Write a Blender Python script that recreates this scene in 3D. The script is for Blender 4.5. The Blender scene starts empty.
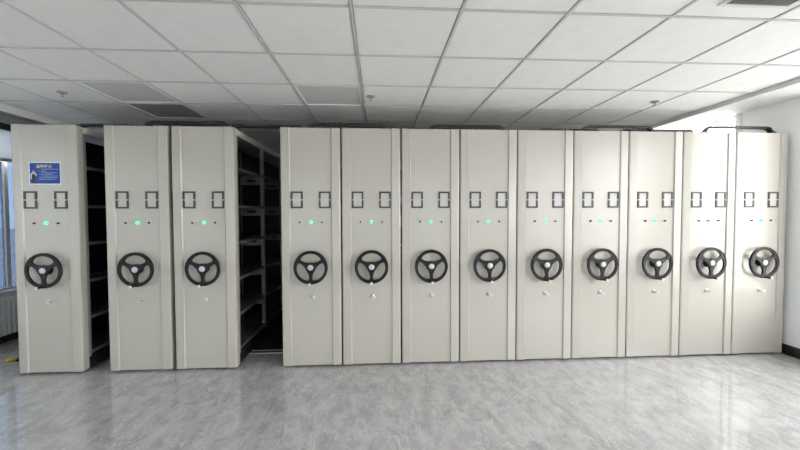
import bpy, bmesh, math, random
from mathutils import Vector, Matrix
random.seed(7)
PI = math.pi
sc = bpy.context.scene
COL = sc.collection

# ------------------------------------------------------------------ camera
F_PX = 362.65
CAM_Z = 1.5496
cam_d = bpy.data.cameras.new('camera')
cam = bpy.data.objects.new('camera', cam_d)
COL.objects.link(cam)
cam_d.sensor_fit = 'HORIZONTAL'
cam_d.sensor_width = 36.0
cam_d.lens = 36.0 * F_PX / 800.0
cam_d.clip_start = 0.05
YAW, PITCH, ROLL = 0.0601, 0.0321, -0.0026
M = Matrix.Rotation(-YAW, 4, 'Z') @ Matrix.Rotation(PI / 2 - PITCH, 4, 'X') @ Matrix.Rotation(ROLL, 4, 'Z')
cam.matrix_world = Matrix.Translation((0, 0, CAM_Z)) @ M
sc.camera = cam

# ------------------------------------------------------------------ daylight
world = bpy.data.worlds.new('World')
sc.world = world
world.use_nodes = True
bg = world.node_tree.nodes['Background']
bg.inputs['Color'].default_value = (0.99, 0.975, 0.975, 1)      # even, overcast sky
bg.inputs['Strength'].default_value = 11.0

sc.view_settings.view_transform = 'Standard'
sc.view_settings.look = 'None'
sc.view_settings.gamma = 1.0
sc.view_settings.use_curve_mapping = False
sc.view_settings.exposure = 0.42

# room measures (row of cabinets stands at y = D, floor z = 0)
D = 3.6634
XL, XR = -4.53, 4.448            # window walls
YB, YF = -3.6, 8.6               # wall behind the camera, wall behind the shelving
ZC = 2.654                       # tiled ceiling
ZR = 2.76                        # higher ceiling strip along the windows
GX0, GY0, T = -0.1398, 2.5868, 0.6
CX0, CX1 = GX0 - 6 * T, GX0 + 6 * T
WIN_R = [(4.285, 8.3), (2.30, 3.36), (-0.4, 1.6), (-3.2, -1.2)]
WIN_L = [(4.02, 6.42), (0.4, 2.9), (-2.9, -0.4)]
ZS_R, ZT_R = 0.586, 2.80
ZS_L, ZT_L = 0.586, 2.60
WIN_F = [(-3.6, -0.6), (0.6, 3.6)]      # in the wall behind the viewer
ZS_F, ZT_F = 0.9, 2.45

for side, wins, zs, zt in (('L', WIN_L, ZS_L, ZT_L), ('R', WIN_R, ZS_R, ZT_R)):
    for (y0, y1) in wins:
        ld = bpy.data.lights.new('window_daylight_portal', 'AREA')
        ld.shape = 'RECTANGLE'
        ld.size = zt - zs
        ld.size_y = y1 - y0
        ld.cycles.is_portal = True
        lo = bpy.data.objects.new('window_daylight_portal', ld)
        COL.objects.link(lo)
        x = XL - 0.26 if side == 'L' else XR + 0.26
        lo.location = (x, (y0 + y1) / 2, (zs + zt) / 2)
        lo.rotation_euler = (0, -PI / 2 if side == 'L' else PI / 2, 0)

for (x0, x1) in WIN_F:
    ld = bpy.data.lights.new('window_daylight_portal', 'AREA')
    ld.shape = 'RECTANGLE'
    ld.size = x1 - x0
    ld.size_y = ZT_F - ZS_F
    ld.cycles.is_portal = True
    lo = bpy.data.objects.new('window_daylight_portal', ld)
    COL.objects.link(lo)
    lo.location = ((x0 + x1) / 2, YB - 0.21, (ZS_F + ZT_F) / 2)
    lo.rotation_euler = (PI / 2, 0, 0)

# ------------------------------------------------------------------ materials
def lin(c):
    return tuple(((v / 12.92) if v <= 0.04045 else ((v + 0.055) / 1.055) ** 2.4) for v in c)

def mat(name, col, rough=0.5, metal=0.0, bump=0.0, bscale=200.0, var=0.0, vscale=4.0, spec=0.5, emit=None, estr=0.0, coat=0.0):
    m = bpy.data.materials.new(name)
    m.use_nodes = True
    nt = m.node_tree
    p = nt.nodes['Principled BSDF']
    p.inputs['Base Color'].default_value = (*col, 1)
    p.inputs['Roughness'].default_value = rough
    p.inputs['Metallic'].default_value = metal
    p.inputs['Specular IOR Level'].default_value = spec
    if coat:
        p.inputs['Coat Weight'].default_value = coat
        p.inputs['Coat Roughness'].default_value = 0.1
    if emit:
        p.inputs['Emission Color'].default_value = (*emit, 1)
        p.inputs['Emission Strength'].default_value = estr
    tc = nt.nodes.new('ShaderNodeTexCoord')
    if var:
        n = nt.nodes.new('ShaderNodeTexNoise')
        n.inputs['Scale'].default_value = vscale
        n.inputs['Detail'].default_value = 6
        nt.links.new(tc.outputs['Object'], n.inputs['Vector'])
        r = nt.nodes.new('ShaderNodeMapRange')
        r.inputs['From Min'].default_value = 0.3
        r.inputs['From Max'].default_value = 0.7
        r.inputs['To Min'].default_value = 1 - var
        r.inputs['To Max'].default_value = 1 + var
        nt.links.new(n.outputs['Fac'], r.inputs['Value'])
        mx = nt.nodes.new('ShaderNodeVectorMath')
        mx.operation = 'SCALE'
        mx.inputs[0].default_value = col
        nt.links.new(r.outputs['Result'], mx.inputs['Scale'])
        nt.links.new(mx.outputs['Vector'], p.inputs['Base Color'])
    if bump:
        n2 = nt.nodes.new('ShaderNodeTexNoise')
        n2.inputs['Scale'].default_value = bscale
        n2.inputs['Detail'].default_value = 3
        nt.links.new(tc.outputs['Object'], n2.inputs['Vector'])
        b = nt.nodes.new('ShaderNodeBump')
        b.inputs['Strength'].default_value = bump
        b.inputs['Distance'].default_value = 0.002
        nt.links.new(n2.outputs['Fac'], b.inputs['Height'])
        nt.links.new(b.outputs['Normal'], p.inputs['Normal'])
    return m

M_PANEL = mat('powder_coated_panel', (0.455, 0.43, 0.39), 0.22, bump=0.05, bscale=500, var=0.015, vscale=2)
M_BODY = mat('shelf_beige_metal', (0.66, 0.64, 0.60), 0.45, var=0.02)
M_SHELF = mat('shelf_grey_metal', (0.13, 0.127, 0.122), 0.45, var=0.05)
M_FRAME = mat('shelf_frame_metal', (0.23, 0.225, 0.215), 0.45, var=0.03)
M_BACK = mat('shelf_black_mesh', (0.012, 0.012, 0.013), 0.6, var=0.1)
M_PLINTH = mat('dark_base', (0.015, 0.015, 0.016), 0.6, var=0.1)
M_BLACK = mat('black_plastic', (0.006, 0.006, 0.007), 0.45, spec=0.3, bump=0.05)
M_CHAIN = mat('black_cable_carrier', (0.012, 0.011, 0.016), 0.42, bump=0.05)
M_GREYPL = mat('grey_plastic_frame', (0.055, 0.053, 0.058), 0.5, bump=0.03)
M_CARD = mat('card_insert', (0.47, 0.45, 0.43), 0.3, var=0.02)
M_CHROME = mat('chrome', (0.58, 0.58, 0.60), 0.3, 0.9, bump=0.02)
M_HUB = mat('silver_cap', (0.52, 0.52, 0.55), 0.35, 0.3, bump=0.02)
M_PIN = mat('pink_metal_pin', (0.80, 0.62, 0.56), 0.35, 0.2, bump=0.02)
M_RED = mat('red_lens', (0.22, 0.012, 0.03), 0.2, bump=0.02)
M_DARKLENS = mat('dark_lens', (0.02, 0.022, 0.022), 0.2, bump=0.02)
M_GREENOFF = mat('green_lens', (0.10, 0.30, 0.22), 0.2, bump=0.02)
M_GREEN = mat('green_lens_lit', (0.05, 0.5, 0.22), 0.25, emit=(0.03, 0.75, 0.20), estr=3.0)
M_GREEN2 = mat('green_lens_dim', (0.08, 0.5, 0.28), 0.25, emit=(0.10, 0.8, 0.35), estr=1.6)
M_WALL = mat('white_wall', (0.88, 0.89, 0.885), 0.6, bump=0.05, bscale=120, var=0.015)
M_WALLB = mat('rear_wall', (0.84, 0.84, 0.83), 0.7, bump=0.05, bscale=120, var=0.015)
M_RECESS = mat('white_plaster', (0.74, 0.74, 0.73), 0.65, bump=0.04, var=0.01)
M_TILE = mat('ceiling_tile', (0.86, 0.85, 0.838), 0.75, bump=0.25, bscale=260, var=0.025, vscale=9)
M_GRID = mat('grid_metal', (0.58, 0.575, 0.57), 0.45, bump=0.02)
M_TRIM = mat('edge_trim_white', (0.70, 0.70, 0.69), 0.5, bump=0.02)
M_DIFF = mat('light_diffuser', (0.70, 0.70, 0.69), 0.25, bump=0.01)
M_DIFFD = mat('darker_light_diffuser', (0.42, 0.43, 0.40), 0.2, bump=0.01)  # darker diffuser tone, used for one ceiling light only
M_WHITE = mat('white_enamel', (0.74, 0.74, 0.74), 0.35, bump=0.02)
M_BASE = mat('dark_baseboard', (0.030, 0.025, 0.024), 0.3, var=0.3, vscale=8)
M_RAIL = mat('steel_rail', (0.62, 0.62, 0.61), 0.4, 0.2, bump=0.04)
M_RAILD = mat('rail_channel', (0.05, 0.05, 0.05), 0.5, bump=0.04)
M_RAILG = mat('vent_grey', (0.16, 0.16, 0.17), 0.6, bump=0.03)
M_DARKSHEET = mat('dark_floor_sheet', (0.03, 0.029, 0.028), 0.5, var=0.15)
M_GROUND = mat('pale_paving', (0.52, 0.515, 0.50), 0.9, var=0.08, vscale=0.2)
M_BLUE = mat('notice_blue', lin((0.03, 0.24, 0.58)), 0.6, var=0.06, vscale=12)
M_NWHITE = mat('notice_white', (0.62, 0.68, 0.72), 0.4, var=0.02)
M_NTEXT = mat('notice_text_white', (0.55, 0.66, 0.80), 0.5, var=0.02)
M_YELLOW = mat('notice_yellow', (0.62, 0.60, 0.16), 0.5, var=0.02)
M_SKIN = mat('printed_face', (0.45, 0.36, 0.32), 0.5, var=0.02)
M_NAVY = mat('printed_vest', (0.012, 0.015, 0.03), 0.5, var=0.02)
M_BLINDBOX = mat('dark_blind_box', (0.03, 0.03, 0.035), 0.5, bump=0.02)
M_RADI = mat('radiator_enamel', (0.84, 0.84, 0.84), 0.4, bump=0.02)
M_TOOLY = mat('tool_yellow', (0.55, 0.44, 0.04), 0.45, var=0.08)
M_TOOLG = mat('tool_steel', (0.32, 0.32, 0.31), 0.45, 0.3, bump=0.03)

def glass(name, tint, refl=1.0):
    m = bpy.data.materials.new(name)
    m.use_nodes = True
    nt = m.node_tree
    nt.nodes.remove(nt.nodes['Principled BSDF'])
    out = nt.nodes['Material Output']
    tr = nt.nodes.new('ShaderNodeBsdfTransparent')
    tr.inputs['Color'].default_value = (*tint, 1)
    gl = nt.nodes.new('ShaderNodeBsdfGlossy')
    gl.inputs['Roughness'].default_value = 0.02
    lw = nt.nodes.new('ShaderNodeLayerWeight')
    lw.inputs['Blend'].default_value = 0.5
    pw = nt.nodes.new('ShaderNodeMath'); pw.operation = 'POWER'; pw.inputs[1].default_value = 5.0
    nt.links.new(lw.outputs['Facing'], pw.inputs[0])
    fr = nt.nodes.new('ShaderNodeMath'); fr.operation = 'MULTIPLY_ADD'
    fr.inputs[1].default_value = 0.92; fr.inputs[2].default_value = 0.04
    nt.links.new(pw.outputs[0], fr.inputs[0])
    mx = nt.nodes.new('ShaderNodeMixShader')
    nt.links.new(fr.outputs[0], mx.inputs['Fac'])
    nt.links.new(tr.outputs['BSDF'], mx.inputs[1])
    nt.links.new(gl.outputs['BSDF'], mx.inputs[2])
    nt.links.new(mx.outputs['Shader'], out.inputs['Surface'])
    return m
def translucent(name, col):
    m = mat(name, col, 0.8, bump=0.1)
    nt = m.node_tree
    p = nt.nodes['Principled BSDF']
    t = nt.nodes.new('ShaderNodeBsdfTranslucent')
    t.inputs['Color'].default_value = (*col, 1)
    mx = nt.nodes.new('ShaderNodeMixShader')
    mx.inputs['Fac'].default_value = 0.35
    nt.links.new(p.outputs['BSDF'], mx.inputs[1])
    nt.links.new(t.outputs['BSDF'], mx.inputs[2])
    nt.links.new(mx.outputs['Shader'], nt.nodes['Material Output'].inputs['Surface'])
    return m
M_BLIND = translucent('blind_fabric', (0.66, 0.69, 0.74))
M_GLASS = glass('window_glass', (0.97, 0.985, 0.98))
M_GREYGLASS = glass('dimming_grey_glass', (0.45, 0.475, 0.48))  # grey tint added to dim daylight from the left and behind the viewer
M_BLUEGLASS = glass('blue_tinted_glass', (0.16, 0.195, 0.245))

def marble():
    m = bpy.data.materials.new('polished_grey_marble_floor')
    m.use_nodes = True
    nt = m.node_tree
    L = nt.links.new
    p = nt.nodes['Principled BSDF']
    tc = nt.nodes.new('ShaderNodeTexCoord')
    mp = nt.nodes.new('ShaderNodeMapping')
    mp.inputs['Rotation'].default_value = (0, 0, math.radians(8))
    mp.inputs['Scale'].default_value = (2.9, 1.6, 1)
    L(tc.outputs['Object'], mp.inputs['Vector'])
    n1 = nt.nodes.new('ShaderNodeTexNoise')
    n1.inputs['Scale'].default_value = 2.9
    n1.inputs['Detail'].default_value = 9
    n1.inputs['Roughness'].default_value = 0.72
    n1.inputs['Distortion'].default_value = 0.25
    L(mp.outputs['Vector'], n1.inputs['Vector'])
    cr = nt.nodes.new('ShaderNodeValToRGB')
    cr.color_ramp.elements[0].position = 0.34
    cr.color_ramp.elements[0].color = (0.315, 0.308, 0.312, 1)
    cr.color_ramp.elements[1].position = 0.66
    cr.color_ramp.elements[1].color = (0.50, 0.494, 0.50, 1)
    e = cr.color_ramp.elements.new(0.5)
    e.color = (0.41, 0.403, 0.407, 1)
    L(n1.outputs['Fac'], cr.inputs['Fac'])
    # thin pale veins
    mp2 = nt.nodes.new('ShaderNodeMapping')
    mp2.inputs['Rotation'].default_value = (0, 0, math.radians(-14))
    mp2.inputs['Scale'].default_value = (2.4, 0.9, 1)
    L(tc.outputs['Object'], mp2.inputs['Vector'])
    n2 = nt.nodes.new('ShaderNodeTexNoise')
    n2.inputs['Scale'].default_value = 3.1
    n2.inputs['Detail'].default_value = 7
    n2.inputs['Roughness'].default_value = 0.55
    n2.inputs['Distortion'].default_value = 0.5
    L(mp2.outputs['Vector'], n2.inputs['Vector'])
    sb = nt.nodes.new('ShaderNodeMath'); sb.operation = 'SUBTRACT'; sb.inputs[1].default_value = 0.5
    L(n2.outputs['Fac'], sb.inputs[0])
    ab = nt.nodes.new('ShaderNodeMath'); ab.operation = 'ABSOLUTE'
    L(sb.outputs[0], ab.inputs[0])
    mr = nt.nodes.new('ShaderNodeMapRange')
    mr.inputs['From Min'].default_value = 0.0
    mr.inputs['From Max'].default_value = 0.010
    mr.inputs['To Min'].default_value = 0.6
    mr.inputs['To Max'].default_value = 0.0
    L(ab.outputs[0], mr.inputs['Value'])
    mix = nt.nodes.new('ShaderNodeMix'); mix.data_type = 'RGBA'
    L(mr.outputs['Result'], mix.inputs['Factor'])
    L(cr.outputs['Color'], mix.inputs['A'])
    mix.inputs['B'].default_value = (0.62, 0.615, 0.62, 1)
    # a second, finer set of crossing veins
    mp3 = nt.nodes.new('ShaderNodeMapping')
    mp3.inputs['Location'].default_value = (7.3, 2.1, 0)
    mp3.inputs['Rotation'].default_value = (0, 0, math.radians(22))
    mp3.inputs['Scale'].default_value = (3.4, 1.3, 1)
    L(tc.outputs['Object'], mp3.inputs['Vector'])
    n4 = nt.nodes.new('ShaderNodeTexNoise')
    n4.inputs['Scale'].default_value = 2.3
    n4.inputs['Detail'].default_value = 4
    n4.inputs['Distortion'].default_value = 0.8
    L(mp3.outputs['Vector'], n4.inputs['Vector'])
    sb2 = nt.nodes.new('ShaderNodeMath'); sb2.operation = 'SUBTRACT'; sb2.inputs[1].default_value = 0.5
    L(n4.outputs['Fac'], sb2.inputs[0])
    ab2 = nt.nodes.new('ShaderNodeMath'); ab2.operation = 'ABSOLUTE'
    L(sb2.outputs[0], ab2.inputs[0])
    mr2 = nt.nodes.new('ShaderNodeMapRange')
    mr2.inputs['From Max'].default_value = 0.011
    mr2.inputs['To Min'].default_value = 0.7
    mr2.inputs['To Max'].default_value = 0.0
    L(ab2.outputs[0], mr2.inputs['Value'])
    mix2 = nt.nodes.new('ShaderNodeMix'); mix2.data_type = 'RGBA'
    L(mr2.outputs['Result'], mix2.inputs['Factor'])
    L(mix.outputs['Result'], mix2.inputs['A'])
    mix2.inputs['B'].default_value = (0.60, 0.595, 0.60, 1)
    L(mix2.outputs['Result'], p.inputs['Base Color'])
    p.inputs['Roughness'].default_value = 0.07
    p.inputs['IOR'].default_value = 1.6
    p.inputs['Specular IOR Level'].default_value = 0.6
    n3 = nt.nodes.new('ShaderNodeTexNoise')
    n3.inputs['Scale'].default_value = 3.0
    L(tc.outputs['Object'], n3.inputs['Vector'])
    b = nt.nodes.new('ShaderNodeBump')
    b.inputs['Strength'].default_value = 0.04
    b.inputs['Distance'].default_value = 0.01
    L(n3.outputs['Fac'], b.inputs['Height'])
    L(b.outputs['Normal'], p.inputs['Normal'])
    return m
M_FLOOR = marble()

# ------------------------------------------------------------------ helpers
def box(bm, x0, x1, y0, y1, z0, z1):
    v = [bm.verts.new(p) for p in ((x0, y0, z0), (x1, y0, z0), (x1, y1, z0), (x0, y1, z0),
                                    (x0, y0, z1), (x1, y0, z1), (x1, y1, z1), (x0, y1, z1))]
    for q in ((3, 2, 1, 0), (4, 5, 6, 7), (0, 1, 5, 4), (1, 2, 6, 5), (2, 3, 7, 6), (3, 0, 4, 7)):
        bm.faces.new([v[i] for i in q])

def prism(bm, pts, z0, z1):
    """plan outline pts (x, y), counter-clockwise, drawn up from z0 to z1"""
    a = [bm.verts.new((x, y, z0)) for x, y in pts]
    b = [bm.verts.new((x, y, z1)) for x, y in pts]
    n = len(pts)
    for i in range(n):
        bm.faces.new((a[i], a[(i + 1) % n], b[(i + 1) % n], b[i]))
    bm.faces.new(list(reversed(a)))
    bm.faces.new(b)

def lathe(bm, prof, axis='Y', c=(0, 0, 0), n=24):
    """prof: (radius, position along axis)"""
    rings = []
    for r, h in prof:
        ring = []
        for i in range(n):
            a = 2 * PI * i / n
            u, w = r * math.cos(a), r * math.sin(a)
            p = (c[0] + u, c[1] + h, c[2] + w) if axis == 'Y' else ((c[0] + u, c[1] + w, c[2] + h) if axis == 'Z' else (c[0] + h, c[1] + u, c[2] + w))
            ring.append(bm.verts.new(p))
        rings.append(ring)
    for k in range(len(rings) - 1):
        for i in range(n):
            bm.faces.new((rings[k][i], rings[k][(i + 1) % n], rings[k + 1][(i + 1) % n], rings[k + 1][i]))
    bm.faces.new(list(reversed(rings[0])))
    bm.faces.new(rings[-1])

def mesh(name, bm, m, smooth=False, bevel=0.0):
    if bevel:
        bmesh.ops.bevel(bm, geom=bm.edges[:], offset=bevel, segments=2, affect='EDGES', clamp_overlap=True)
    bmesh.ops.recalc_face_normals(bm, faces=bm.faces[:])
    me = bpy.data.meshes.new(name)
    bm.to_mesh(me)
    bm.free()
    me.materials.append(m)
    if smooth:
        for p in me.polygons:
            p.use_smooth = True
        me.set_sharp_from_angle(angle=math.radians(40))
    return me

def obj(name, me, parent=None, loc=None, rot=None):
    o = bpy.data.objects.new(name, me)
    COL.objects.link(o)
    if parent:
        o.parent = parent
    if loc:
        o.location = loc
    if rot:
        o.rotation_euler = rot
    return o

def bxm(name, m, x0, x1, y0, y1, z0, z1, bevel=0.0):
    bm = bmesh.new()
    box(bm, x0, x1, y0, y1, z0, z1)
    return mesh(name, bm, m, bevel=bevel)

def thing(name, label, cat, loc, group=None):
    o = bpy.data.objects.new(name, None)
    o.empty_display_size = 0.1
    COL.objects.link(o)
    o.location = loc
    o['label'] = label
    o['category'] = cat
    if group:
        o['group'] = group
    return o

def struct(name, me, parent=None, label=None):
    o = obj(name, me, parent)
    if parent is None:
        o['kind'] = 'structure'
        if label:
            o['label'] = label
    return o

# ------------------------------------------------------------------ room shell
struct('floor', bxm('floor', M_FLOOR, XL - 0.3, XR + 0.3, YB - 0.2, YF + 0.2, -0.12, 0.0), label='polished grey marble floor with diagonal pale veins')
struct('ground', bxm('ground', M_GROUND, -150, 150, -150, 150, -4.2, -4.0), label='pale paved ground outside, one storey below')
struct('wall_rear', bxm('wall_rear', M_WALLB, XL, XR, YF, YF + 0.2, 0, 3.0), label='plain wall behind the shelving')
bm = bmesh.new()
prev = XL
for (a, b) in WIN_F:
    box(bm, prev, a, YB - 0.2, YB, 0, 3.0)
    box(bm, a, b, YB - 0.2, YB, 0, ZS_F)
    box(bm, a, b, YB - 0.2, YB, ZT_F, 3.0)
    prev = b
box(bm, prev, XR, YB - 0.2, YB, 0, 3.0)
struct('wall_front', mesh('wall_front', bm, M_WALL), label='white wall with two windows behind the viewer')
for n, (a, b) in enumerate(WIN_F):
    bm = bmesh.new()
    y0, y1 = YB - 0.14, YB - 0.08
    box(bm, a, b, y0, y1, ZS_F, ZS_F + 0.05)
    box(bm, a, b, y0, y1, ZT_F - 0.05, ZT_F)
    box(bm, a, a + 0.05, y0, y1, ZS_F + 0.05, ZT_F - 0.05)
    box(bm, b - 0.05, b, y0, y1, ZS_F + 0.05, ZT_F - 0.05)
    fr = struct('window_%d' % (7 + n), mesh('window_frame', bm, M_WHITE), label='%s window of the wall behind the viewer' % ('left', 'right')[n])
    c = (a + b) / 2
    obj('mullion', bxm('mullion', M_WHITE, c - 0.025, c + 0.025, y0, y1, ZS_F + 0.05, ZT_F - 0.05), fr)
    for p, q in ((a + 0.05, c - 0.025), (c + 0.025, b - 0.05)):
        obj('pane', bxm('pane', M_GREYGLASS, p, q, y0 + 0.027, y0 + 0.033, ZS_F + 0.05, ZT_F - 0.05), fr)

def window_wall(name, x0, x1, wins, zs, zt, label):
    bm = bmesh.new()
    ys = sorted([w for p in wins for w in p])
    prev = YB - 0.2
    for (a, b) in sorted(wins):
        box(bm, x0, x1, prev, a, 0, 3.0)
        box(bm, x0, x1, a, b, 0, zs)
        box(bm, x0, x1, a, b, zt, 3.0)
        prev = b
    box(bm, x0, x1, prev, YF + 0.2, 0, 3.0)
    return struct(name, mesh(name, bm, M_WALL), label=label)
window_wall('wall_left', XL - 0.25, XL, WIN_L, ZS_L, ZT_L, 'white window wall left of the shelving')
window_wall('wall_right', XR, XR + 0.25, WIN_R, ZS_R, ZT_R, 'pale wall with tall windows right of the shelving')

def window(n, side, y0, y1, zs, zt, nm, glassm, label, transom=None):
    """frame bars, panes and sill set into the wall opening"""
    xo = XL - 0.16 if side == 'L' else XR + 0.10      # frame zone 0.06 deep
    xi = xo + 0.06
    fw = 0.05
    bm = bmesh.new()
    box(bm, xo, xi, y0, y1, zs, zs + fw)
    box(bm, xo, xi, y0, y1, zt - fw, zt)
    box(bm, xo, xi, y0, y0 + fw, zs + fw, zt - fw)
    box(bm, xo, xi, y1 - fw, y1, zs + fw, zt - fw)
    fr = struct('window_%d' % n, mesh('window_frame', bm, M_WHITE), label=label)
    ys = [y0 + fw] + nm + [y1 - fw]
    for k in nm:
        obj('mullion', bxm('mullion', M_WHITE, xo + 0.005, xi - 0.005, k - 0.025, k + 0.025, zs + fw, zt - fw), fr)
    for k in range(len(ys) - 1):
        a = ys[k] + (0.025 if k else 0)
        b = ys[k + 1] - (0.025 if k < len(ys) - 2 else 0)
        if transom:
            obj('pane', bxm('pane', glassm, xo + 0.027, xo + 0.033, a, b, zs + fw, transom - 0.02), fr)
            obj('pane', bxm('pane', M_GLASS, xo + 0.027, xo + 0.033, a, b, transom + 0.02, zt - fw), fr)
            obj('transom', bxm('transom', M_WHITE, xo + 0.005, xi - 0.005, a, b, transom - 0.02, transom + 0.02), fr)
        else:
            obj('pane', bxm('pane', glassm, xo + 0.027, xo + 0.033, a, b, zs + fw, zt - fw), fr)
    if side == 'L':
        obj('window_sill', bxm('window_sill', M_WHITE, XL - 0.10, XL + 0.02, y0, y1, zs - 0.0, zs + 0.025), fr)
    else:
        obj('window_sill', bxm('window_sill', M_WHITE, XR - 0.02, XR + 0.10, y0, y1, zs - 0.0, zs + 0.025), fr)
    return fr
window(1, 'L', *WIN_L[0], ZS_L, ZT_L, [4.83, 5.6], M_BLUEGLASS, 'blue tinted window beyond the left end of the row', transom=2.22)
window(2, 'L', *WIN_L[1], ZS_L, ZT_L, [1.2, 2.05], M_GREYGLASS, 'window of the left wall beside the viewer')
window(3, 'L', *WIN_L[2], ZS_L, ZT_L, [-2.1, -1.2], M_GREYGLASS, 'window of the left wall behind the viewer')
window(4, 'R', *WIN_R[0], ZS_R, ZT_R, [5.6, 6.95], M_GLASS, 'bright window seen above the right end of the row')
window(5, 'R', *WIN_R[1], ZS_R, ZT_R, [], M_GLASS, 'window of the right wall in front of the row')
window(6, 'R', *WIN_R[2], ZS_R, ZT_R, [0.6], M_GLASS, 'window of the right wall beside the viewer')
window(9, 'R', *WIN_R[3], ZS_R, ZT_R, [-2.2], M_GLASS, 'window of the right wall behind the viewer')

for nm, x0, x1 in (('baseboard_left', XL, XL + 0.015), ('baseboard_right', XR - 0.015, XR)):
    struct(nm, bxm(nm, M_BASE, x0, x1, YB, YF, 0, 0.108), label='dark brown baseboard along the %s wall' % nm[10:])

struct('trim_3', bxm('trim_3', M_WHITE, XR - 0.015, XR, WIN_R[0][0] - 0.07, WIN_R[0][0], 0.11, ZR), label='white casing beside the bright right window')

# ceiling: slab above, T-bar grid and single tiles below it
bm = bmesh.new()
box(bm, XL, XR, YB, YF, ZR + 0.06, 3.0)
ceil = struct('ceiling', mesh('ceiling', bm, M_RECESS), label='suspended ceiling of square white tiles in a grey grid')
obj('plaster_strip', bxm('plaster_strip', M_RECESS, XL, CX0 - 0.02, YB, YF, ZR, ZR + 0.06), ceil)
obj('plaster_strip', bxm('plaster_strip', M_RECESS, CX1 + 0.02, XR, YB, YF, ZR, ZR + 0.06), ceil)
struct('trim_1', bxm('trim_1', M_TRIM, CX0 - 0.02, CX0 + 0.004, YB, YF, ZC - 0.075, ZR + 0.06), label='edge trim of the tiled ceiling on the left')
struct('trim_2', bxm('trim_2', M_TRIM, CX1 - 0.004, CX1 + 0.02, YB, YF, ZC - 0.04, ZR + 0.06), label='grey edge trim of the tiled ceiling on the right')
rows = [b for b in range(-10, 10)]
YT0, YT1 = GY0 + rows[0] * T, GY0 + (rows[-1] + 1) * T
GB = 0.0072
runner_y = bxm('main_runner', M_GRID, -GB, GB, YT0, YT1, ZC - 0.003, ZC + 0.03)
for a in range(-5, 6):
    obj('main_runner', runner_y, ceil, (GX0 + a * T, 0, 0))
runner_x = bxm('cross_runner', M_GRID, CX0 + 0.005, CX1 - 0.005, -GB, GB, ZC - 0.0025, ZC + 0.028)
for b in rows + [rows[-1] + 1]:
    obj('cross_runner', runner_x, ceil, (0, GY0 + b * T, 0))
tile_me = bxm('ceiling_tile', M_TILE, 0.011, T - 0.011, 0.011, T - 0.011, 0.0, 0.014, bevel=0.003)
LIGHTS = {(-4, 1): 'unlit square ceiling light above the two left shelving units, nearer the viewer',
          (-4, 2): 'dark unlit square ceiling light just above the tops of the left shelving units',
          (-1, 1): 'unlit square ceiling light near the middle sprinkler'}
VENT = (3, -2)
for b in rows:
    for a in range(-6, 6):
        if (a, b) in LIGHTS:
            continue
        obj('ceiling_tile', tile_me, ceil, (GX0 + a * T, GY0 + b * T, ZC + 0.002))
if YT1 < YF:
    obj('ceiling_infill', bxm('ceiling_infill', M_TILE, CX0, CX1, YT1 + 0.01, YF, ZC, ZC + 0.014), ceil)
if YT0 > YB:
    obj('ceiling_infill', bxm('ceiling_infill', M_TILE, CX0, CX1, YB, YT0 - 0.01, ZC, ZC + 0.014), ceil)

# ------------------------------------------------------------------ mobile shelving units
UW = 0.586
HW = UW / 2
HT = 2.398
CAS = 0.085                      # depth of the front casing

def panel_mesh():
    bm = bmesh.new()
    # plan outline, y = 0 is the proudest line, +y runs into the row
    half = [(0.2005, 0.012), (0.2085, 0.000), (0.2800, 0.004), (0.2900, 0.008), (0.2930, 0.014), (0.2930, CAS)]
    pts = [(-x, y) for x, y in reversed(half)] + half
    prism(bm, pts, 0.021, HT)
    return mesh('end_panel', bm, M_PANEL)

def holder_mesh():
    """label holder: an upper and a lower bracket with a small break at mid height"""
    bm = bmesh.new()
    w, h, t, g = 0.0575, 0.0835, 0.0165, 0.006
    for s in (1, -1):
        pts = [(-w, g * s), (-w, h * s), (w, h * s), (w, g * s), (w - t, g * s), (w - t, (h - t) * s), (-w + t, (h - t) * s), (-w + t, g * s)]
        if s > 0:
            pts = pts[::-1]
        a = [bm.verts.new((x, 0.0, z)) for x, z in pts]
        b = [bm.verts.new((x, -0.010, z)) for x, z in pts]
        n = len(pts)
        for i in range(n):
            bm.faces.new((a[i], a[(i + 1) % n], b[(i + 1) % n], b[i]))
        for q in ((0, 1, 6, 7), (1, 2, 5, 6), (2, 3, 4, 5)):
            bm.faces.new([b[i] for i in q])
    return mesh('label_holder', bm, M_GREYPL)

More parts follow.
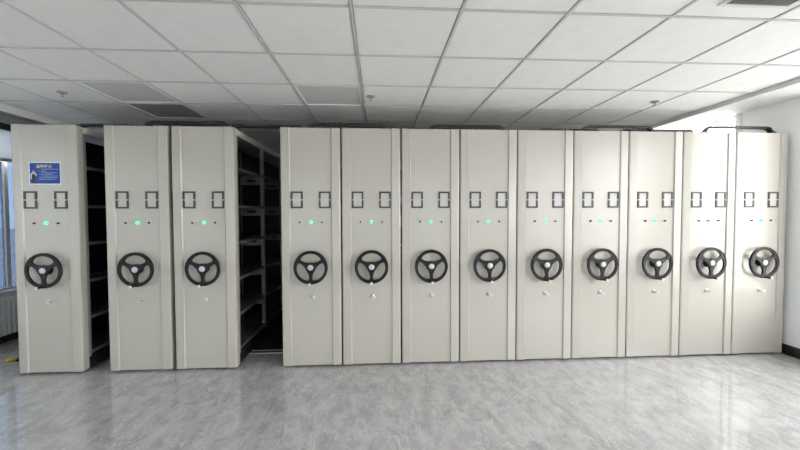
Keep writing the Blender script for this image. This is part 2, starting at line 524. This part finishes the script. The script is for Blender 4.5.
def wheel_plate():
    """flat wheel body with three oval openings, from a filled curve"""
    R = 0.164
    cu = bpy.data.curves.new('wheel', 'CURVE')
    cu.dimensions = '2D'
    cu.fill_mode = 'BOTH'
    cu.extrude = 0.007
    cu.bevel_depth = 0.003
    cu.bevel_resolution = 2
    def loop(pts):
        s = cu.splines.new('POLY')
        s.points.add(len(pts) - 1)
        for p, (x, y) in zip(s.points, pts):
            p.co = (x, y, 0, 1)
        s.use_cyclic_u = True
    loop([(R * math.cos(2 * PI * i / 56), R * math.sin(2 * PI * i / 56)) for i in range(56)])
    for k in range(3):
        rot = math.radians(120 * k)
        pts = []
        for i in range(32):
            a = 2 * PI * i / 32
            x = 0.62 * R * math.cos(a)
            y = 0.565 * R + 0.295 * R * math.sin(a) - 0.10 * R * (math.cos(a) ** 2) * (1 if math.sin(a) > 0 else 0.2)
            pts.append((x * math.cos(rot) - y * math.sin(rot), x * math.sin(rot) + y * math.cos(rot)))
        loop(pts)
    o = bpy.data.objects.new('wheel_tmp', cu)
    COL.objects.link(o)
    dg = bpy.context.evaluated_depsgraph_get()
    me = bpy.data.meshes.new_from_object(o.evaluated_get(dg))
    bpy.data.objects.remove(o)
    bm = bmesh.new()
    bm.from_mesh(me)
    # stand it up: x right, y -> z
    bmesh.ops.transform(bm, matrix=Matrix.Rotation(PI / 2, 4, 'X'), verts=bm.verts[:])
    # rounded rim
    n, mseg, Rm, r = 56, 10, 0.1565, 0.0115
    grid = []
    for i in range(n):
        a = 2 * PI * i / n
        ring = []
        for j in range(mseg):
            b = 2 * PI * j / mseg
            rr = Rm + r * math.cos(b)
            ring.append(bm.verts.new((rr * math.cos(a), r * 1.15 * math.sin(b), rr * math.sin(a))))
        grid.append(ring)
    for i in range(n):
        for j in range(mseg):
            bm.faces.new((grid[i][j], grid[i][(j + 1) % mseg], grid[(i + 1) % n][(j + 1) % mseg], grid[(i + 1) % n][j]))
    # boss around the hub and the shaft back to the panel
    lathe(bm, [(0.052, 0.008), (0.050, -0.010), (0.042, -0.012)], 'Y', n=28)
    lathe(bm, [(0.045, 0.0515), (0.045, 0.042), (0.030, 0.037), (0.028, 0.004)], 'Y', n=24)
    return mesh('hand_wheel', bm, M_BLACK, smooth=True)

def lathe_me(name, prof, m, axis='Y', n=24):
    bm = bmesh.new()
    lathe(bm, prof, axis, n=n)
    return mesh(name, bm, m, smooth=True)

ME = {}
ME['panel'] = panel_mesh()
ME['holder'] = holder_mesh()
ME['card'] = bxm('card', M_CARD, -0.044, 0.044, -0.003, 0.0, -0.070, 0.070)
ME['wheel'] = wheel_plate()
ME['hub'] = lathe_me('hub_cap', [(0.028, 0.0), (0.028, -0.004), (0.024, -0.007), (0.013, -0.008), (0.011, -0.010), (0.001, -0.0105)], M_HUB)
ME['peg'] = lathe_me('crank_peg', [(0.010, 0.0), (0.0085, -0.012), (0.011, -0.030), (0.011, -0.062), (0.009, -0.068)], M_BLACK, n=16)
ME['pegcap'] = lathe_me('peg_cap', [(0.013, 0.0), (0.013, -0.006), (0.008, -0.010)], M_PIN, n=16)
ME['bezel'] = lathe_me('bezel', [(0.013, 0.0), (0.013, -0.003), (0.0105, -0.005)], M_CHROME, n=20)
lens = [(0.0095, 0.0), (0.0095, -0.012), (0.0075, -0.017), (0.003, -0.019)]
ME['red'] = lathe_me('lens', lens, M_RED, n=16)
ME['dark'] = lathe_me('lens', lens, M_DARKLENS, n=16)
glens = [(0.0125, 0.0), (0.0125, -0.013), (0.010, -0.018), (0.004, -0.021)]
ME['green'] = lathe_me('lens', glens, M_GREEN, n=16)
ME['green2'] = lathe_me('lens', glens, M_GREEN2, n=16)
ME['greenoff'] = lathe_me('lens', lens, M_GREENOFF, n=16)
ME['lock'] = lathe_me('lock', [(0.020, 0.0), (0.020, -0.004), (0.015, -0.007), (0.015, -0.016), (0.012, -0.019)], M_CHROME, n=20)
def key_mesh():
    bm = bmesh.new()
    box(bm, -0.0015, 0.0015, -0.030, 0.0, -0.004, 0.004)
    # bow of the key hangs slightly to the right
    prism(bm, [(0.000, -0.031), (0.030, -0.034), (0.034, -0.031), (0.030, -0.028), (0.000, -0.028)], -0.016, 0.004)
    return mesh('key', bm, M_CHROME)
ME['key'] = key_mesh()
# shelving body
NB, BL = 4, 0.875
BODY0 = CAS
BODY1 = BODY0 + NB * BL
ZSH = [0.185, 0.535, 0.90, 1.272, 1.64, 2.02]
def carriage_mesh():
    bm = bmesh.new()
    box(bm, -0.275, 0.275, 0.04, BODY1, 0.012, 0.13)
    return mesh('base_carriage', bm, M_PLINTH)
ME['carriage'] = carriage_mesh()
def shelf_mesh():
    bm = bmesh.new()
    y0, y1 = 0.022, BL - 0.022
    for s in (-1, 1):
        xo, xi = s * 0.286, s * 0.012
        a, b = min(xo, xi), max(xo, xi)
        box(bm, a, b, y0, y1, -0.004, 0.0)                                        # tray
        e0, e1 = sorted((s * 0.286, s * 0.283))
        box(bm, e0, e1, y0, y1, -0.030, -0.004)                                   # folded front lip
    return mesh('shelf_board', bm, M_SHELF)
ME['shelf'] = shelf_mesh()
def frame_mesh():
    """cross frame between two bays: posts on both aisles, slotted plate under each shelf"""
    bm = bmesh.new()
    for x0, x1 in ((-0.288, -0.248), (0.248, 0.288), (-0.012, 0.012)):
        box(bm, x0, x1, -0.020, 0.020, 0.13, 2.34)
    for z in ZSH:
        for a, b in ((-0.248, -0.012), (0.012, 0.248)):
            zt, zb = z - 0.005, z - 0.115
            m0, m1 = (a + b) / 2 - 0.055, (a + b) / 2 + 0.055
            s0, s1 = z - 0.078, z - 0.052
            box(bm, a, m0, -0.003, 0.003, zb, zt)
            box(bm, m1, b, -0.003, 0.003, zb, zt)
            box(bm, m0, m1, -0.003, 0.003, zb, s0)
            box(bm, m0, m1, -0.003, 0.003, s1, zt)
    return mesh('cross_frame', bm, M_FRAME)
ME['frame'] = frame_mesh()
ME['back'] = bxm('centre_panel', M_BACK, -0.008, 0.008, 0.021, BL - 0.021, 0.14, 2.33)
def top_mesh():
    bm = bmesh.new()
    box(bm, -0.286, 0.286, BODY0, BODY1, 2.375, 2.396)
    for s in (-1, 1):
        a, b = sorted((s * 0.290, s * 0.270))
        box(bm, a, b, BODY0, BODY1, 2.335, 2.385)
    return mesh('top_cap', bm, M_BODY)
ME['top'] = top_mesh()

def make_unit(cx, label, lit):
    u = thing('mobile_shelving_unit', label, 'shelving', (cx, D - 0.012, 0), 'row of mobile shelving units')
    obj('end_panel', ME['panel'], u)
    for s in (-1, 1):
        h = obj('label_holder', ME['holder'], u, (s * 0.137, 0.0125, 1.686))
        obj('card', ME['card'], h)
    for k, (x, me) in enumerate(((-0.108, 'red'), (0.0, {2: 'green', 1: 'green2', 0: 'greenoff'}[lit]), (0.110, 'dark'))):
        b = obj('indicator_light', ME['bezel'], u, (x, 0.0125, 1.464))
        l = obj('lens', ME[me], b, (0, -0.003, 0))
        if k == 1:
            b['label'] = 'green indicator light'
    w = obj('hand_wheel', ME['wheel'], u, (0, -0.040, 1.016))
    obj('hub_cap', ME['hub'], w, (0, -0.0115, 0))
    p = obj('crank_peg', ME['peg'], w, (0, -0.010, -0.153))
    obj('peg_cap', ME['pegcap'], w, (0, -0.077, -0.153))
    lk = obj('lock', ME['lock'], u, (0.005, 0.0125, 0.715))
    obj('key', ME['key'], lk, (0, -0.012, 0))
    obj('base_carriage', ME['carriage'], u)
    obj('top_cap', ME['top'], u)
    for i in range(NB + 1):
        obj('cross_frame', ME['frame'], u, (0, BODY0 + (0.022 if i == 0 else 0) + i * BL - (0.022 if i == NB else 0), 0))
    for i in range(NB):
        obj('centre_panel', ME['back'], u, (0, BODY0 + i * BL, 0))
        for z in ZSH:
            obj('shelf_board', ME['shelf'], u, (0, BODY0 + i * BL, z))
    return u

W = 0.5951
X4 = -0.953
UNITS = [(-3.162, 'beige mobile shelving unit carrying the blue notice, leftmost of the row', 2),
         (-2.326, 'beige mobile shelving unit right of the narrow dark aisle, next to the blue-notice unit', 2),
         (-1.702, 'beige mobile shelving unit on the left side of the wide open aisle', 2)]
ORD = ['beige mobile shelving unit on the right side of the wide open aisle',
       'beige mobile shelving unit, second to the right of the wide aisle',
       'beige mobile shelving unit, third to the right of the wide aisle',
       'beige mobile shelving unit, fourth to the right of the wide aisle',
       'beige mobile shelving unit, fifth to the right of the wide aisle',
       'beige mobile shelving unit, fourth from the right wall',
       'beige mobile shelving unit, third from the right wall',
       'bright beige mobile shelving unit with its green light off, second from right wall',
       'beige mobile shelving unit touching the right wall, rightmost of the row']
LIT = [2, 2, 2, 2, 2, 1, 1, 0, 2]
for k in range(9):
    UNITS.append((X4 + W * (k + 0.5) - (0.012, 0.007, 0.002, 0, 0, 0, 0, 0, 0)[k], ORD[k], LIT[k]))
for cx, lab, lit in UNITS:
    make_unit(cx, lab, lit)

# floor rails under the units
rl = ['steel floor rail nearest the cabinet fronts', 'second steel floor rail behind the cabinet fronts', 'rear steel floor rail under the shelving']
for k, y in enumerate((4.10, 5.6, 6.9)):
    r = thing('floor_rail', rl[k], 'rail', (0, y, 0), 'floor rails of the shelving')
    obj('rail_channel', bxm('rail_channel', M_RAILD, -3.9, 4.42, -0.04, 0.04, 0.0, 0.003), r)
    for s in (-1, 1):
        obj('rail_edge', bxm('rail_edge', M_RAIL, -3.9, 4.42, s * 0.04 - 0.006, s * 0.04 + 0.006, 0.0, 0.008), r)

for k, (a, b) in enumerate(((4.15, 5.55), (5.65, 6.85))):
    dk = obj('dark_sheet', bxm('dark_sheet', M_DARKSHEET, -3.5, 4.42, a, b, 0.0, 0.004))  # thin dark sheets added to darken the floor between the rails
    dk['label'] = ('dark sheet added on the floor behind the nearest rail', 'dark sheet added on the floor before the rear rail')[k]
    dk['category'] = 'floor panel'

# ------------------------------------------------------------------ cable carriers on top of the units
def carrier(xa, xb, ztop, label, y=0.13, sag=0.0, rise=0.05, hgt=0.036):
    c = thing('cable_carrier', label, 'cable chain', ((xa + xb) / 2, D + y, HT), 'cable chains on top of the units')
    ztop = CAM_Z + (ztop - CAM_Z) * (D + y) / (D + 0.12)      # heights were read off at y = D + 0.12
    zc = ztop - HT - hgt / 2
    pts = []
    n = 60
    for i in range(n + 1):
        t = i / n
        x = xa + (xb - xa) * t
        e = min(t, 1 - t) * (xb - xa)
        k = min(1.0, e / max(rise, 1e-3))
        z = (0.006 + hgt / 2) + (zc - 0.006 - hgt / 2) * math.sin(k * PI / 2)
        z += sag * (4 * t * (1 - t))
        pts.append(Vector((x - (xa + xb) / 2, 0, z)))
    # resample to links
    ln = [0.0]
    for i in range(n):
        ln.append(ln[-1] + (pts[i + 1] - pts[i]).length)
    def at(s):
        s = max(0, min(ln[-1], s))
        for i in range(n):
            if s <= ln[i + 1]:
                return pts[i].lerp(pts[i + 1], (s - ln[i]) / max(1e-6, ln[i + 1] - ln[i]))
        return pts[-1]
    nl = max(6, int(ln[-1] / 0.028))
    st = ln[-1] / nl
    bm = bmesh.new()
    for i in range(nl):
        a, b = at(i * st - 0.002), at((i + 1) * st + 0.002)
        d = (b - a).normalized()
        up = Vector((-d.z, 0, d.x))
        h = hgt / 2 if i % 2 else hgt / 2 * 0.94
        w = 0.026 if i % 2 else 0.023
        vs = []
        for p in (a, b):
            for sy, su in ((-1, -1), (1, -1), (1, 1), (-1, 1)):
                vs.append(bm.verts.new(p + Vector((0, sy * w, 0)) + up * (su * h)))
        for q in ((0, 1, 2, 3), (7, 6, 5, 4), (0, 4, 5, 1), (1, 5, 6, 2), (2, 6, 7, 3), (3, 7, 4, 0)):
            bm.faces.new([vs[j] for j in q])
    obj('chain_links', mesh('chain_links', bm, M_CHAIN), c)
    for x in (xa, xb):
        obj('end_bracket', bxm('end_bracket', M_CHAIN, -0.028, 0.028, -0.03, 0.03, 0.0, 0.034, bevel=0.004), c, (x - (xa + xb) / 2, 0, 0))
    return c
carrier(-2.93, -2.45, 2.436, 'black cable chain bridging the narrow aisle beside the blue-notice unit', rise=0.02, hgt=0.024)
carrier(-2.30, -1.50, 2.474, 'black cable chain arched over the two units left of the wide aisle')
carrier(-1.52, -0.78, 2.445, 'flat black cable chain stretched across the wide open aisle', rise=0.02, hgt=0.026, y=0.22)
carrier(-0.70, 0.08, 2.472, 'black cable chain over the first two units right of the wide aisle')
carrier(0.545, 1.33, 2.470, 'black cable chain arched over the middle of the closed row')
carrier(1.73, 2.42, 2.440, 'low flat black cable chain right of the middle of the row', rise=0.02, hgt=0.022, y=0.21)
carrier(2.16, 2.94, 2.480, 'ribbed black cable chain arched high over the fourth unit from right', rise=0.05, y=0.09, sag=0.006, hgt=0.022)
carrier(2.66, 3.50, 2.446, 'low black cable chain over the third unit from the right wall', rise=0.02, hgt=0.024, y=0.21)
carrier(3.53, 4.32, 2.490, 'black cable chain arched over the two rightmost units before the window', rise=0.06, y=0.10, sag=0.004, hgt=0.024)

# ------------------------------------------------------------------ blue notice on the first unit
def notice():
    x0, x1, z0, z1 = -3.306, -3.016, 1.831, 2.048
    cx, cz = (x0 + x1) / 2, (z0 + z1) / 2
    n = thing('notice_sign', 'blue notice board with yellow heading and white text on leftmost unit', 'sign', (cx, D, cz))
    w, h = (x1 - x0) / 2, (z1 - z0) / 2
    obj('backing_board', bxm('backing_board', M_NWHITE, -w, w, -0.004, -0.0002, -h, h), n)
    b = 0.011
    obj('blue_field', bxm('blue_field', M_BLUE, -w + b, w - b, -0.0055, -0.004, -h + b, h - b), n)
    # heading
    cu = bpy.data.curves.new('heading', 'FONT')
    cu.body = '\u6e29\u99a8\u63d0\u793a'
    cu.size = 0.034
    cu.space_character = 1.1
    cu.align_x = 'CENTER'
    cu.extrude = 0.0004
    cu.offset = 0.0006
    to = bpy.data.objects.new('heading_tmp', cu)
    COL.objects.link(to)
    me = bpy.data.meshes.new_from_object(to.evaluated_get(bpy.context.evaluated_depsgraph_get()))
    bpy.data.objects.remove(to)
    me.materials.clear()
    me.materials.append(M_YELLOW)
    obj('heading', me, n, (-0.005, -0.0060, 0.052), (PI / 2, 0, 0))
    # small unreadable lines of text, made of short strokes
    rnd = random.Random(3)
    lines = [(0.036, -0.028, 0.118), (0.018, -0.052, 0.005), (0.002, -0.030, 0.118), (-0.014, -0.052, 0.075),
             (-0.030, -0.030, 0.110), (-0.046, -0.052, 0.112), (-0.062, -0.052, 0.095)]
    for z, xa, xb in lines:
        bm = bmesh.new()
        x = xa
        while x < xb:
            d = 0.0065
            box(bm, x, x + d, -0.0062, -0.0056, z + 0.0045, z + 0.006)
            box(bm, x + 0.0005, x + d - 0.0005, -0.0062, -0.0056, z, z + 0.0015)
            k = x + d * rnd.uniform(0.2, 0.7)
            box(bm, k, k + 0.0013, -0.0063, -0.0056, z - 0.001, z + 0.007)
            x += 0.0085 if rnd.random() > 0.1 else 0.014
        obj('text_line', mesh('text_line', bm, M_NTEXT), n)
    # printed figure in a dark waistcoat
    def flat(name, pts, m, yo=0.0062):
        bm = bmesh.new()
        a = [bm.verts.new((x, -yo, z)) for x, z in pts]
        bb = [bm.verts.new((x, -0.0054, z)) for x, z in pts]
        bm.faces.new(a)
        for i in range(len(pts)):
            bm.faces.new((a[i], bb[i], bb[(i + 1) % len(pts)], a[(i + 1) % len(pts)]))
        return mesh(name, bm, m)
    fx = -0.101
    obj('printed_shirt', flat('printed_shirt', [(fx - 0.024, -0.058), (fx - 0.028, -0.018), (fx - 0.016, 0.006), (fx + 0.016, 0.006), (fx + 0.028, -0.014), (fx + 0.026, -0.03), (fx + 0.016, -0.02), (fx + 0.016, -0.058)], M_NWHITE), n)
    obj('printed_vest', flat('printed_vest', [(fx - 0.016, -0.0955), (fx - 0.018, -0.03), (fx - 0.012, 0.002), (fx, -0.012), (fx + 0.012, 0.002), (fx + 0.017, -0.03), (fx + 0.017, -0.0955)], M_NAVY, 0.0066), n)
    obj('printed_face', flat('printed_face', [(fx + 0.011 * math.cos(2 * PI * i / 14), 0.018 + 0.013 * math.sin(2 * PI * i / 14)) for i in range(14)], M_SKIN, 0.0066), n)
    obj('printed_hair', flat('printed_hair', [(fx - 0.012, 0.020), (fx - 0.010, 0.031), (fx, 0.036), (fx + 0.010, 0.031), (fx + 0.012, 0.020), (fx + 0.006, 0.026), (fx - 0.006, 0.026)], M_NAVY, 0.0069), n)
notice()

# ------------------------------------------------------------------ ceiling fittings
for (a, b), lab in LIGHTS.items():
    x, y = GX0 + a * T, GY0 + b * T
    l = thing('ceiling_light', lab, 'ceiling light', (x + T / 2, y + T / 2, ZC), 'unlit ceiling light panels')
    bm = bmesh.new()
    e, f = T / 2 - 0.011, T / 2 - 0.030
    for q in ((-e, e, -e, -f), (-e, e, f, e), (-e, -f, -f, f), (f, e, -f, f)):
        box(bm, q[0], q[1], q[2], q[3], -0.004, 0.03)
    obj('light_frame', mesh('light_frame', bm, M_WHITE), l)
    obj('diffuser', bxm('diffuser', M_DIFFD if (a, b) == (-4, 2) else M_DIFF, -f, f, -f, f, 0.004, 0.012), l)

def sprinkler(x, y, lab):
    s = thing('fire_sprinkler', lab, 'sprinkler', (x, y, ZC), 'ceiling sprinklers')
    obj('escutcheon', lathe_me('escutcheon', [(0.040, 0.002), (0.038, -0.006), (0.022, -0.012)], M_TOOLG, 'Z'), s)
    bm = bmesh.new()
    lathe(bm, [(0.010, -0.012), (0.010, -0.018), (0.005, -0.021)], 'Z', n=14)
    for sx in (-1, 1):
        box(bm, sx * 0.009 - 0.0015, sx * 0.009 + 0.0015, -0.002, 0.002, -0.036, -0.014)
    obj('sprinkler_body', mesh('sprinkler_body', bm, M_TOOLG), s)
    obj('deflector', lathe_me('deflector', [(0.014, -0.036), (0.014, -0.038), (0.005, -0.040)], M_TOOLG, 'Z', 16), s)
sprinkler(-2.851, 3.50, 'small chrome ceiling sprinkler above the leftmost units')
sprinkler(-0.065, 3.47, 'small chrome ceiling sprinkler above the middle of the row')
sprinkler(2.754, 3.49, 'small chrome ceiling sprinkler above the right part of the row')

v = thing('ceiling_vent', 'square slatted air vent in the ceiling at the upper right', 'vent', (2.005, 1.66, ZC))
bm = bmesh.new()
e, f = 0.20, 0.175
for q in ((-e, e, -e, -f), (-e, e, f, e), (-e, -f, -f, f), (f, e, -f, f)):
    box(bm, q[0], q[1], q[2], q[3], -0.010, 0.003)
obj('vent_frame', mesh('vent_frame', bm, M_WHITE), v)
obj('vent_backing', bxm('vent_backing', M_RAILG, -f, f, -f, f, -0.001, 0.0015), v)
slat = bxm('slat', M_TRIM, -0.0012, 0.0012, -f, f, -0.010, 0.010)
for i in range(17):
    obj('slat', slat, v, (-f + 0.0206 * (i + 0.5) , 0, -0.007), (0, math.radians(50), 0))

# ------------------------------------------------------------------ window dressing and radiator on the left
rb = thing('roller_blind', 'dark-boxed white roller blind at the left window, half raised', 'blind', (XL, 4.02, ZT_L))
obj('blind_box', bxm('blind_box', M_BLINDBOX, 0.0, 0.07, 0.0, 2.4, -0.035, 0.04, bevel=0.004), rb)
obj('blind_fabric', bxm('blind_fabric', M_BLIND, 0.030, 0.033, 0.02, 2.38, -0.375, -0.035), rb)
obj('bottom_rail', bxm('bottom_rail', M_WHITE, 0.022, 0.042, 0.02, 2.38, -0.41, -0.372), rb)

rd = thing('radiator', 'white ribbed radiator under the blue window left of the row', 'radiator', (XL + 0.02, 4.1, 0))
rib = bxm('radiator_rib', M_RADI, 0.0, 0.06, -0.024, 0.024, 0.10, 0.545, bevel=0.008)
for i in range(30):
    obj('radiator_rib', rib, rd, (0, 0.05 + i * 0.06, 0))
obj('radiator_pipe', bxm('radiator_pipe', M_RADI, 0.018, 0.042, -0.02, 1.86, 0.12, 0.16), rd)
obj('radiator_pipe', bxm('radiator_pipe', M_RADI, 0.018, 0.042, -0.02, 1.86, 0.48, 0.52), rd)
for y in (0.2, 1.64):
    obj('radiator_foot', bxm('radiator_foot', M_RADI, 0.01, 0.05, y - 0.012, y + 0.012, 0.0, 0.13), rd)

# yellow hand tool on the floor
tl = thing('hand_tool', 'small yellow-handled tool with black grip lying left of the blue-notice unit', 'tool', (-3.86, 4.02, 0))
tl.rotation_euler = (0, 0, math.radians(35))
bm = bmesh.new()
lathe(bm, [(0.010, -0.055), (0.021, -0.048), (0.023, 0.0), (0.019, 0.030), (0.014, 0.036)], 'X', (0, 0, 0.023), 14)
obj('handle', mesh('handle', bm, M_TOOLY, smooth=True), tl)
bm = bmesh.new()
lathe(bm, [(0.006, 0.034), (0.006, 0.16), (0.002, 0.175)], 'X', (0, 0, 0.023), 10)
obj('shaft', mesh('shaft', bm, M_TOOLG, smooth=True), tl)
obj('black_grip', bxm('black_grip', M_BLACK, 0.03, 0.085, -0.052, -0.018, 0.0, 0.026, bevel=0.006), tl)
obj('black_grip', bxm('black_grip', M_BLACK, 0.045, 0.08, 0.02, 0.055, 0.0, 0.026, bevel=0.006), tl)
